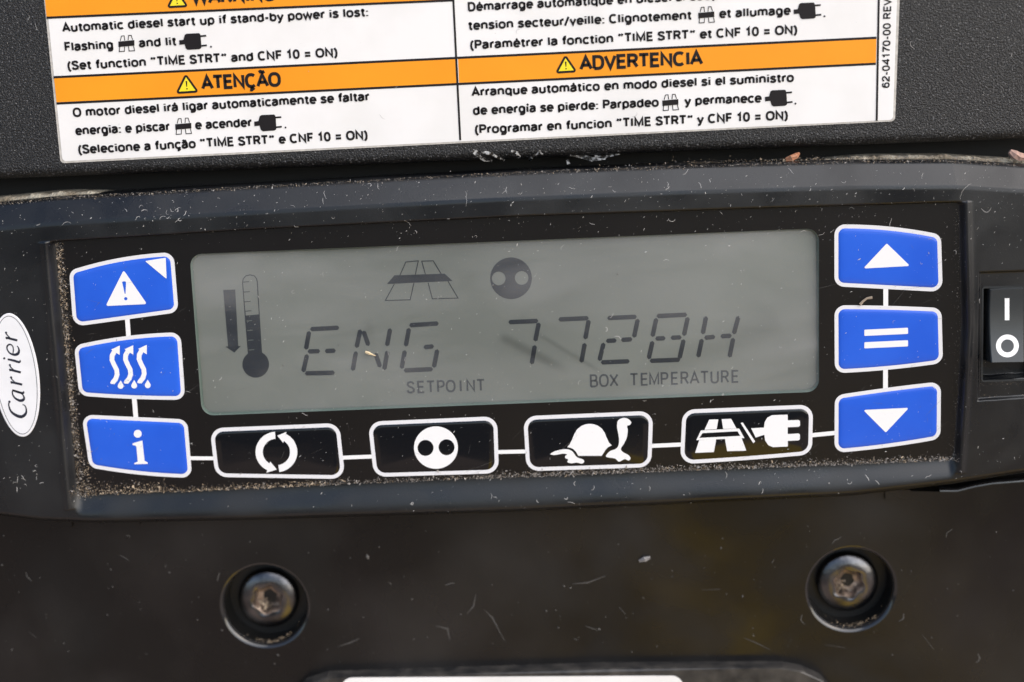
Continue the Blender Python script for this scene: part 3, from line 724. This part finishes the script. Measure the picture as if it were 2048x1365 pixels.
def rsurf(zx, zy, lift=.06):
    """a point on the rocker's curved face under crop point zx,zy"""
    s_ = (zy-362)/(880-362); k = min(max(s_, 0), 1)*24; i = min(int(k), 23); f = k-i
    w = (rows[i][0][2]*(1-f)+rows[i+1][0][2]*f)+lift
    return (*P(*TS((zx, zy)), w), w)
mb = MB()
ys = np.linspace(420, 578, 6)
vs = [rsurf(x, y-(x-466)*.02) for y in ys for x in (465, 498)]
mb.add(vs, [(2*k+2, 2*k+3, 2*k+1, 2*k) for k in range(5)]).build('on_mark', m_white, rk)
mb = MB(); N_ = 36
vs = [rsurf(484+r_*math.cos(2*math.pi*i/N_), 762+r_*math.sin(2*math.pi*i/N_)) for r_ in (82, 47) for i in range(N_)]
mb.add(vs, [(i, N_+i, N_+(i+1) % N_, (i+1) % N_) for i in range(N_)]).build('off_mark', m_white, rk)

# ------------------------------------------------------------------ oval badge
TO = T(.2198, 0, 600)
wz = WF+.18
bd = thing('oval_badge', (*P(31, 750, WF), WF), 'white oval badge with dark slanted lettering on the unit\'s left end', 'badge')
ol = lambda k: pts(ell(142.5, 685, 210*k if k > 0 else 210+k, 566*k if k > 0 else 566+k, n=64, rot=math.radians(-7.5)), TO, wz)
MB().loft([ol(1), ol(1), ol(-5)], [WF, wz-.06, wz], cap=True).build('plate', m_badge, bd)
MB().poly(ol(-23), wz+.03, [ol(-28)[::-1]]).build('outline', m_badgeink, bd)
def letter(strokes):
    mb = MB()
    for st in strokes:
        q = [p[:2] for p in st]; h = [(p[2]+2.5)*1.22*.2198*PX*.5 for p in st]
        if len(st) == 1:
            mb.poly(pts(ell(st[0][0], st[0][1], st[0][2], n=12), TO, wz+.04), wz+.045)
        else:
            # smooth the centre line
            n_ = 4; Q = []; H = []
            for i in range(len(q)-1):
                p0, p1, p2, p3 = [np.array(q[min(max(i+j, 0), len(q)-1)], float) for j in (-1, 0, 1, 2)]
                for k in range(n_):
                    s_ = k/n_
                    Q.append(tuple(.5*((2*p1)+(-p0+p2)*s_+(2*p0-5*p1+4*p2-p3)*s_*s_+(-p0+3*p1-3*p2+p3)*s_**3))); H.append(h[i]*(1-s_)+h[i+1]*s_)
            Q.append(q[-1]); H.append(h[-1])
            mb.ribbon(pts(Q, TO, wz+.04), H, wz+.04)
    mb.build('letter', m_badgeink, bd)
letter([[(86, 928, 11)], [(84, 930, 8), (80, 962, 7), (100, 1015, 13), (148, 1052, 20), (195, 1064, 22), (230, 1042, 17), (240, 1005, 9), (228, 966, 6), (205, 952, 4)]])
letter([[(118, 822, 8), (112, 850, 7), (132, 890, 10), (175, 916, 17), (205, 914, 20), (220, 896, 12), (208, 866, 6), (170, 838, 5), (120, 826, 6)], [(112, 822, 12), (160, 838, 14), (205, 850, 15), (216, 842, 8), (212, 832, 4)]])
letter([[(103, 750, 12), (150, 760, 15), (202, 772, 14)], [(101, 742, 9), (106, 764, 7)], [(138, 752, 5), (112, 728, 6), (102, 712, 9)], [(101, 706, 10)]])
letter([[(90, 636, 12), (138, 648, 15), (190, 661, 14)], [(88, 628, 9), (93, 650, 7)], [(126, 640, 5), (100, 616, 6), (91, 600, 9)], [(90, 594, 10)]])
letter([[(76, 542, 12), (130, 555, 15), (170, 567, 15), (184, 560, 8), (180, 548, 4)], [(74, 535, 8), (78, 552, 6)], [(39, 533, 10)]])
letter([[(118, 488, 5), (122, 450, 6), (112, 418, 6), (88, 406, 9), (66, 422, 9), (66, 452, 7), (90, 486, 9), (130, 500, 16), (160, 492, 19), (173, 468, 13), (168, 438, 7), (155, 420, 4)]])
letter([[(58, 345, 12), (106, 357, 15), (158, 370, 14)], [(56, 337, 9), (61, 359, 7)], [(96, 350, 5), (66, 322, 6), (56, 305, 9)], [(55, 299, 10)]])

# ------------------------------------------------------------------ lower plate, screws, lower cover
WP = -2.0
S1, S2 = P(530, 1212, WP), P(1702.5, 1179, WP)
RH = 10.8
outer = [(-180, -140), (180, -140)]+pts([(2500, 948), (2048, 964), (1985, 969), (1950, 975), (1915, 984), (1880, 984), (1700, 980), (1024, 990), (100, 1010), (-400, 1010)], None, WP)
CH = 1.05
hol = [ell(*c, RH+CH, n=48) for c in (S1, S2)]
pl = MB().poly(outer, WP, [h[::-1] for h in hol])
pl.loft([outer, outer], [WP-9, WP])
plate = pl.build('lower_plate', m_plate, loc=wld((0, -90, WP)))
for p in plate.data.polygons: p.use_smooth = abs(p.normal.y) < .999
tag(plate, 'smooth dark plastic plate below the display unit, with two round screw recesses', 'panel')
for c in (S1, S2):
    MB().loft([ell(*c, r_, n=64) for r_ in (RH+CH, RH+CH*.72, RH+CH*.42, RH+.18, RH+.04, RH)], [WP, WP-.10, WP-.36, WP-.74, WP-1.15, WP-1.5]).build('recess_rim', m_chamfer, plate, smooth=True)
    MB().loft([ell(*c, r_, n=48) for r_ in (RH, RH-.1, RH-.25)], [WP-1.5, WP-3, WP-7.2]).poly(ell(*c, RH-.25, n=48), WP-7.2).build('screw_recess', m_recess, plate, smooth=True)
ed = pts([(1880, 984), (1915, 984), (1950, 975), (1985, 969), (2048, 964), (2300, 955)], None, WP)
eb_ = MB(); na_ = 7
for k in range(na_):
    a = math.pi/2*k/(na_-1)
    eb_.v += [(p[0], p[1]+.9*math.sin(a)-.05, WP+.06-.9*(1-math.cos(a))) for p in ed]
eb_.f = [(k*6+i, (k+1)*6+i, (k+1)*6+i+1, k*6+i+1)[::-1] for k in range(na_-1) for i in range(5)]
eb_.build('rounded_edge', m_chamfer, plate, smooth=True)
for cx, cy, sx_ in ((112, 1050, 34), (255, 1046, 26), (1795, 992, 26)):
    q = rounded(pts([(cx-sx_, cy+6), (cx+sx_, cy+4), (cx+sx_, cy-14), (cx-sx_, cy-12)], None, WP), .5, n=3, eb=1)
    MB().loft([q, q, [(x*.985+.015*np.mean([p[0] for p in q]), y) for x, y in q]], [WP, WP+.6, WP+.8], cap=True).build('clip_tab', m_plate, plate)

def torx(r_, k, n=48): return [(r_*(1+k*math.cos(6*a))*math.cos(a+.3), r_*(1+k*math.cos(6*a))*math.sin(a+.3)) for a in np.linspace(0, 2*math.pi, n, endpoint=False)]
scr = thing('socket_screw', (*S1, WP-7.2), 'dirty socket screw in the left recess of the dark lower plate', 'screw', 'socket screws in the lower plate')
RHd = 8.0
wh = WP-7.2
def off(l): return [(x+S1[0], y+S1[1]) for x, y in l]
hd = MB().loft([off(ell(0, 0, RHd, n=48)), off(ell(0, 0, RHd, n=48)), off(ell(0, 0, RHd*.985, n=48)), off(ell(0, 0, RHd*.93, n=48)), off(ell(0, 0, RHd*.82, n=48)), off(ell(0, 0, RHd*.70, n=48)), off(ell(0, 0, 4.6, n=48)), off(torx(3.9, .09))],
               [wh, wh+1.9, wh+2.3, wh+2.7, wh+3.1, wh+3.4, wh+3.6, wh+3.4])
hd.build('head', m_metal, scr, smooth=True)
MB().loft([off(torx(3.9, .09)), off(torx(3.5, .10)), off(torx(3.2, .11)), off(torx(1.4, .02))], [wh+3.4, wh+2.9, wh+.5, wh+.3], cap=True).build('socket', m_rust, scr)
MB().poly(off(ell(.35, .3, 1.9, n=16)), wh+.36).build('socket_floor', m_recess, scr)  # dark disc: the shade deep in the socket painted in
def dirt(n, c, r_, h, sz, rg):
    mb = MB()
    for _ in range(n):
        a = rg.uniform(0, 2*math.pi); d_ = r_*math.sqrt(rg.random()); s_ = sz*rg.uniform(.4, 1.2)
        x, y, z = c[0]+d_*math.cos(a), c[1]+d_*math.sin(a), c[2]+h*rg.random()
        v_ = [(x+s_*rg.uniform(-1, 1), y+s_*rg.uniform(-1, 1), z+s_*rg.uniform(-.6, 1)) for _ in range(4)]
        mb.add(v_, [(0, 1, 2), (0, 2, 3), (0, 3, 1), (1, 3, 2)])
    return mb
k_ = dirt(42, (S1[0]-.9, S1[1]-1.5, wh+.8), 1.8, 1.9, .6, random.Random(3)).build('packed_dirt', m_crumb, scr); k_['kind'] = 'stuff'
s2 = scr.copy(); COL.objects.link(s2); s2.location = wld((*S2, WP-7.2)); s2.rotation_euler = (0, 0.55, 0)
s2['label'] = 'dirty socket screw in the right recess of the dark lower plate'
for ch in list(scr.children):
    c_ = ch.copy(); COL.objects.link(c_); c_.parent = s2

wc = 2.5
low_px = [(560, 1480), (585, 1400), (615, 1371), (660, 1357), (900, 1350), (1200, 1345), (1500, 1338), (1560, 1338), (1600, 1345), (1640, 1363), (1670, 1400), (1680, 1480)]
lc_top = pts(low_px, None, wc)
cen = np.mean(np.array(lc_top), 0)
lcv = MB()
def grow(l, k): return [tuple(np.array(p)+(np.array(p)-cen)/np.linalg.norm(np.array(p)-cen)*k) for p in l]
lcv.loft([grow(lc_top, .9)[::-1], grow(lc_top, .9)[::-1], grow(lc_top, .65)[::-1], lc_top[::-1]], [WP, wc-1.2, wc-.35, wc], cap=True)
lcov = lcv.build('lower_cover', m_lip)
tag(lcov, 'raised black cover with rounded corners at the bottom edge, carrying a white label', 'cover')
st = MB().slab(rounded(pts([(670, 1500), (1372, 1500), (1366, 1352), (684, 1356)], None, wc+.15), 3.2), wc, wc+.15).build('blank_label', m_paper)
tag(st, 'plain white label with rounded corners on the raised bottom cover', 'label')

# weathered gasket behind the unit's upper edge
gs = MB(); r0_ = random.Random(5)
gu = np.linspace(-170, 170, 400)
def gasket(px0, px1, name_n):
    u0_, u1_ = P(px0, 390, -3)[0], P(px1, 390, -3)[0]
    us_ = np.linspace(u0_, u1_, 160)
    mb = MB(); rws = []
    for k, (dv, w) in enumerate(((-2.5, -4.2), (-2.5, -1.6), (.15, -1.4), (.7, -2.2), (.8, -8))):
        rws.append([(u, float(vtop(u))+dv-2.2*max(0, 1-min(abs(u-u0_), abs(u-u1_))/22)**1.5+(r0_.uniform(-.18, .18) if k in (2, 3) else 0)+(.45*math.sin(u*.9) if k in (2, 3) else 0)*.5, w+r0_.uniform(-.15, .15)) for u in us_])
    n_ = len(us_)
    mb.add([p for r_ in rws for p in r_], [(k*n_+i, k*n_+i+1, (k+1)*n_+i+1, (k+1)*n_+i) for k in range(len(rws)-1) for i in range(n_-1)])
    return mb
tag(gasket(-300, 300, 0).build('foam_gasket', m_gasket), 'pale crumbling foam strip in the gap at the unit\'s upper left', 'gasket', 'foam strips in the gap')
tag(gasket(1570, 2400, 1).build('foam_gasket', m_gasket), 'pale rusty foam strip in the gap at the unit\'s upper right', 'gasket', 'foam strips in the gap')

# ------------------------------------------------------------------ dust, lint and grit
sub = (top_c+rt+bot_c+lf)
def surf(u, v):
    """what the dust lies on"""
    w = float(HT(u, v))
    if w < WM and vfb(u)-.6 < v < vft(u)+.6 and ufl(v)-.6 < u < ufr(v)+.6: w = WM+.02
    return w
BUTT = []
def inlcd(u, v):
    a = P(404, 832, WM); b = P(1638, 457, WM)
    return a[0] < u < b[0] and a[1] < v < b[1]
def lift(u, v): return surf(u, v)+.34
def speck(mb, u, v, w, L, wd, ang):
    d_ = np.array([math.cos(ang), math.sin(ang)]); n_ = np.array([-d_[1], d_[0]])
    p = np.array([u, v])
    a, b, c, e = p-d_*L, p+n_*wd, p+d_*L, p-n_*wd
    mb.add([(*a, w), (*e, w), (*c, w), (*b, w), (u, v, w+wd)], [(0, 1, 4), (1, 2, 4), (2, 3, 4), (3, 0, 4)])
def fibre(mb, u, v, w, L, wd, rg, hf=None):
    n_ = 9; a = rg.uniform(0, 6.28); cur = rg.gauss(0, .45)*(3 if rg.random() < .15 else 1); q = []; x, y = u, v
    for i in range(n_):
        q.append((x, y)); a += cur*.35+rg.gauss(0, .28); x += L/n_*math.cos(a); y += L/n_*math.sin(a)
    ww = [(hf(*p) if hf else w)+.06*abs(math.sin(i*1.3)) for i, p in enumerate(q)]
    mb.ribbon(q, [wd*(.4+.6*math.sin(math.pi*(i+.7)/(n_+.6))) for i in range(n_)], ww)
rg = random.Random(21)
dm = MB(); fm = MB(); dd = MB(); fd = MB()
def inside(u, v): return vbot(u)+.4 < v < vtop(u)-.3
for _ in range(2700):
    x, y = rg.uniform(-20, 2070), rg.choice([rg.uniform(335, 470), rg.uniform(335, 1020), rg.uniform(470, 960)]); u, v = P(x, y, 5)
    if not inside(u, v): continue
    s_ = min(rg.lognormvariate(-2.85, .5), .24)
    film = surf(u, v) == WM+.02
    speck(dm if rg.random() < .7 else dd, u, v, lift(u, v) if film else surf(u, v)+.05, s_*rg.uniform(1, 2.8), s_*.5, rg.gauss(.85, .45))
HF = lambda a, b: (surf(a, b)+.36 if surf(a, b) == WM+.02 else surf(a, b)+.08)
for _ in range(115):
    x, y = rg.uniform(-20, 2070), rg.choice([rg.uniform(335, 470), rg.uniform(335, 1020)]); u, v = P(x, y, 5)
    if not inside(u, v): continue
    fibre(fm, u, v, 0, rg.lognormvariate(.1, .65), rg.uniform(.025, .055), rg, hf=HF)
for cx, cy, sp, k in ((740, 375, 26, 14), (340, 420, 26, 18), (1240, 385, 60, 14), (1520, 375, 120, 16), (1700, 960, 160, 22), (930, 1000, 120, 16), (62, 960, 22, 16), (610, 830, 14, 3), (430, 760, 10, 2), (1215, 660, 10, 3), (1190, 980, 90, 14)):
    for _ in range(k):                                # little nests where lint has caught
        x, y = rg.gauss(cx, sp), rg.gauss(cy, min(sp, 12)); u, v = P(x, y, 5)
        if not inside(u, v): continue
        if rg.random() < .4: fibre(fm, u, v, 0, rg.uniform(.8, 2.2), rg.uniform(.04, .08), rg, hf=HF)
        else: speck(dm, u, v, HF(u, v), rg.uniform(.06, .3), rg.uniform(.03, .08), rg.gauss(.8, .6))
for _ in range(260):                                  # lower plate
    x, y = rg.uniform(-20, 2070), rg.uniform(1050, 1330); u, v = P(x, y, WP)
    if min(math.hypot(u-c[0], v-c[1]) for c in (S1, S2)) < RH+1.7: continue
    s_ = rg.lognormvariate(-2.2, .5)
    if rg.random() < .94: speck(dd, u, v, WP+.05, s_*1.3, s_*.7, rg.uniform(0, 3))
    else: fibre(fd, u, v, WP+.06, rg.uniform(1, 4), rg.uniform(.05, .09), rg)
for _ in range(150):                                  # upper cover
    x, y = rg.uniform(-20, 2070), rg.uniform(5, 330); u, v = P(x, y, 0)
    if v < edge(u)+1.5: continue
    if 95 < x < 1800 and y < 325-(x-123)*.051+2:
        if rg.random() < .75: continue
        z = .33
    else: z = .1
    s_ = rg.lognormvariate(-2.6, .4)
    if rg.random() < .85: speck(dm, u, v, z, s_*1.4, s_*.6, rg.gauss(.7, .5))
    else: fibre(fm, u, v, z, rg.uniform(1, 3), .04, rg)
sm_ = MB()
for _ in range(70):
    x, y = rg.choice([(rg.uniform(400, 1640), rg.uniform(840, 950)), (rg.uniform(400, 1640), rg.uniform(500, 800)), (rg.uniform(140, 370), rg.uniform(530, 940)), (rg.uniform(1670, 1890), rg.uniform(460, 890))])
    u, v = P(x, y, 5.5); a = rg.gauss(.45, .3) if rg.random() < .7 else rg.uniform(0, 3.1); L = rg.lognormvariate(1.0, .55)
    sm_.ribbon([(u, v), (u+L*.5*math.cos(a), v+L*.5*math.sin(a)+rg.gauss(0, .05)), (u+L*math.cos(a), v+L*math.sin(a))], [.004, rg.uniform(.012, .026), .004], WM+.40)
tag(sm_.build('fine_scratches', m_dustd), 'fine pale scratches across the keypad and screen', 'scratches', kind='stuff')
tag(dd.build('dull_dust', m_dustd), 'dull grey dust scattered over the lower plate and unit', 'dust', kind='stuff')
fs = MB()
for st_ in ([(952, 1188), (947, 1213), (934, 1228)], [(968, 1220), (985, 1236), (996, 1258), (1010, 1284)], [(676, 1294), (700, 1286), (720, 1277)], [(1488, 1276), (1512, 1286), (1540, 1300)], [(1404, 1180), (1440, 1179)], [(58, 1264), (73, 1276)], [(1145, 1168), (1175, 1166), (1212, 1152)], [(870, 1252), (895, 1258), (900, 1282)], [(1845, 1270), (1868, 1300)], [(1650, 1290), (1690, 1296)]):
    fs.ribbon(pts(st_, None, WP+.04), [.04]+[rg.uniform(.10, .26) for _ in st_[2:]]+[.06], WP+.04)
tag(fs.build('scuff_marks', mat('faint_scuff', (.055, .052, .05), .6)), 'faint grey scuff marks on the lower plate', 'scuffs', kind='stuff')
tag(fd.build('dull_lint', m_dustd), 'dull grey lint clinging to the lower plate', 'lint', kind='stuff')
tag(dm.build('dust_specks', m_dust), 'pale dust specks scattered over the unit and plates', 'dust', kind='stuff')
tag(fm.build('lint_fibres', m_fibre), 'curled pale lint fibres clinging to the plastic', 'lint', kind='stuff')
def crumb(mb, u, v, w, s_, rg):
    s_ *= .8
    k1 = rg.uniform(1.5, 2.4) if rg.random() < .35 else 1
    a_ = rg.uniform(0, 3.14); ca, sa = math.cos(a_), math.sin(a_); k2 = 1/k1**.7
    v_ = []
    for _ in range(4):
        p_, q_ = s_*k1*rg.uniform(-1, 1), s_*k2*rg.uniform(-1, 1)
        v_.append((u+p_*ca-q_*sa, v+p_*sa+q_*ca, w+s_*k2*rg.uniform(-.2, 1.1)))
    mb.add(v_, [(0, 1, 2), (0, 2, 3), (0, 3, 1), (1, 3, 2)])
cb = MB(); cg = MB()
for _ in range(9500):                                 # along the recess' lower edge
    x = rg.uniform(140, 1915); u = P(x, 950, WM)[0]
    dens = .95 if x < 330 else (.7 if x < 700 else (.35 if x < 950 else .75))
    if rg.random() > dens: continue
    spread = 1.5 if x < 330 else .7
    v = float(vfb(u))+abs(rg.gauss(0, spread))-.55; s_ = min(rg.lognormvariate(-1.85, .55), .6)
    crumb(cb if (x < 640 and rg.random() < .8) or rg.random() < .15 else cg, u, v, max(surf(u, v), WM)-.02, s_, rg)
for _ in range(3200):                                 # left edge
    y = rg.uniform(485, 1000); v = P(130, y, WM)[1]
    u = float(ufl(v))+abs(rg.gauss(0, .9 if y < 900 else 1.8))-.15; s_ = min(rg.lognormvariate(-1.9, .55), .5)
    crumb(cb if rg.random() < .55 else cg, u, v, max(surf(u, v), WM)-.02, s_, rg)
for _ in range(420):                                  # right edge
    y = rg.uniform(420, 930); v = P(1910, y, WM)[1]
    u = float(ufr(v))-abs(rg.gauss(0, .8))+.4; s_ = min(rg.lognormvariate(-2.3, .4), .25)
    crumb(cg, u, v, max(surf(u, v), WM)-.02, s_, rg)
for _ in range(4200):                                 # on the unit's upper edge
    x = rg.uniform(-20, 2070); u = P(x, 350, 1)[0]
    v = float(vtop(u))-abs(rg.gauss(0, .28)); s_ = min(rg.lognormvariate(-2.0, .5), .35)
    crumb(cb if rg.random() < .4 else cg, u, v, float(HT(u, v)), s_, rg)
for _ in range(1500):                                 # dirty ledge in the gap at the upper right
    x = 2060-abs(rg.gauss(0, 330)); u = P(x, 330, 0)[0]
    v = float(vtop(u))+abs(rg.gauss(.1, .45)); s_ = min(rg.lognormvariate(-1.8, .5), .45)
    crumb(cb if rg.random() < .65 else cg, u, v, -.9-1.2*rg.random(), s_, rg)
for c in (S1, S2):
    for _ in range(90):                               # lower lip of the screw recesses
        a = math.radians(rg.gauss(-82, 18)); r_ = RH-.2-rg.random()*.9; s_ = rg.uniform(.1, .35)
        crumb(cb, c[0]+r_*math.cos(a), c[1]+r_*math.sin(a), WP-.1-rg.random()*1.5, s_, rg)
for _ in range(160):                                  # switch pocket
    a = rg.random(); x, y = rg.uniform(1958, 2060), rg.choice([rg.gauss(768, 4), rg.gauss(796, 3)]); u, v = P(x, y, w0)
    crumb(cb if rg.random() < .5 else cg, u, v, w0+.02, rg.uniform(.05, .16), rg)
tag(cb.build('tan_grit', m_crumb), 'tan grit packed along the recess edges of the unit', 'grit', kind='stuff')
tag(cg.build('grey_grit', m_grit), 'grey grit along the recess edges of the unit', 'grit', kind='stuff')

# single larger bits
def bit(name, px_pts, w, hw, m, label, cat):
    """a small tapering solid lying along photo points, w = height under it"""
    q = pts(px_pts, None, w); n_ = len(q); vs = []; fs = []
    for i, p in enumerate(q):
        a = np.array(q[min(i+1, n_-1)])-np.array(q[max(i-1, 0)]); a /= np.linalg.norm(a); nn = np.array([-a[1], a[0]])
        h_ = hw[i]*PX
        for k in range(6):
            t_ = math.pi*2*k/6+.3*i
            vs.append((*(np.array(p)+nn*h_*math.cos(t_)), w+h_*.9+h_*.9*math.sin(t_)))
    fs = [(i*6+k, i*6+(k+1) % 6, (i+1)*6+(k+1) % 6, (i+1)*6+k) for i in range(n_-1) for k in range(6)]
    fs += [tuple(range(5, -1, -1)), tuple((n_-1)*6+k for k in range(6))]
    return tag(MB().add(vs, fs).build(name, m), label, cat)
bit('straw_fragment', [(731, 704), (738, 706), (744, 709), (751, 712)], WM-.28, [2.5, 3.4, 1.6, 1], m_straw, 'tiny yellowish straw fragment lying on the grey screen', 'debris')
bit('twig', [(1720, 609), (1725, 603), (1733, 597), (1744, 595)], WM+.1, [3.2, 2.6, 2.2, 3], m_twig, 'tiny bent grey twig above the two bar button', 'debris')
bit('rust_flake', [(1571, 320), (1582, 316), (1592, 311), (1599, 306)], -2.2, [4, 7, 6, 2], m_rustf, 'reddish rust flake in the gap under the black cover', 'debris')
bit('foam_crumb', [(2018, 303), (2027, 309), (2037, 313), (2050, 314)], -1.2, [5, 9, 9, 6], mat('pink_foam', (.42, .27, .22), .95), 'pinkish crumb in the gap at the far upper right', 'debris')
bit('paint_chip', [(1278, 1122), (1289, 1117), (1300, 1114)], WP, [3, 6, 3], mat('dull_chip', (.22, .21, .21), .7), 'dull pale paint chip on the dark lower plate between the screws', 'debris')
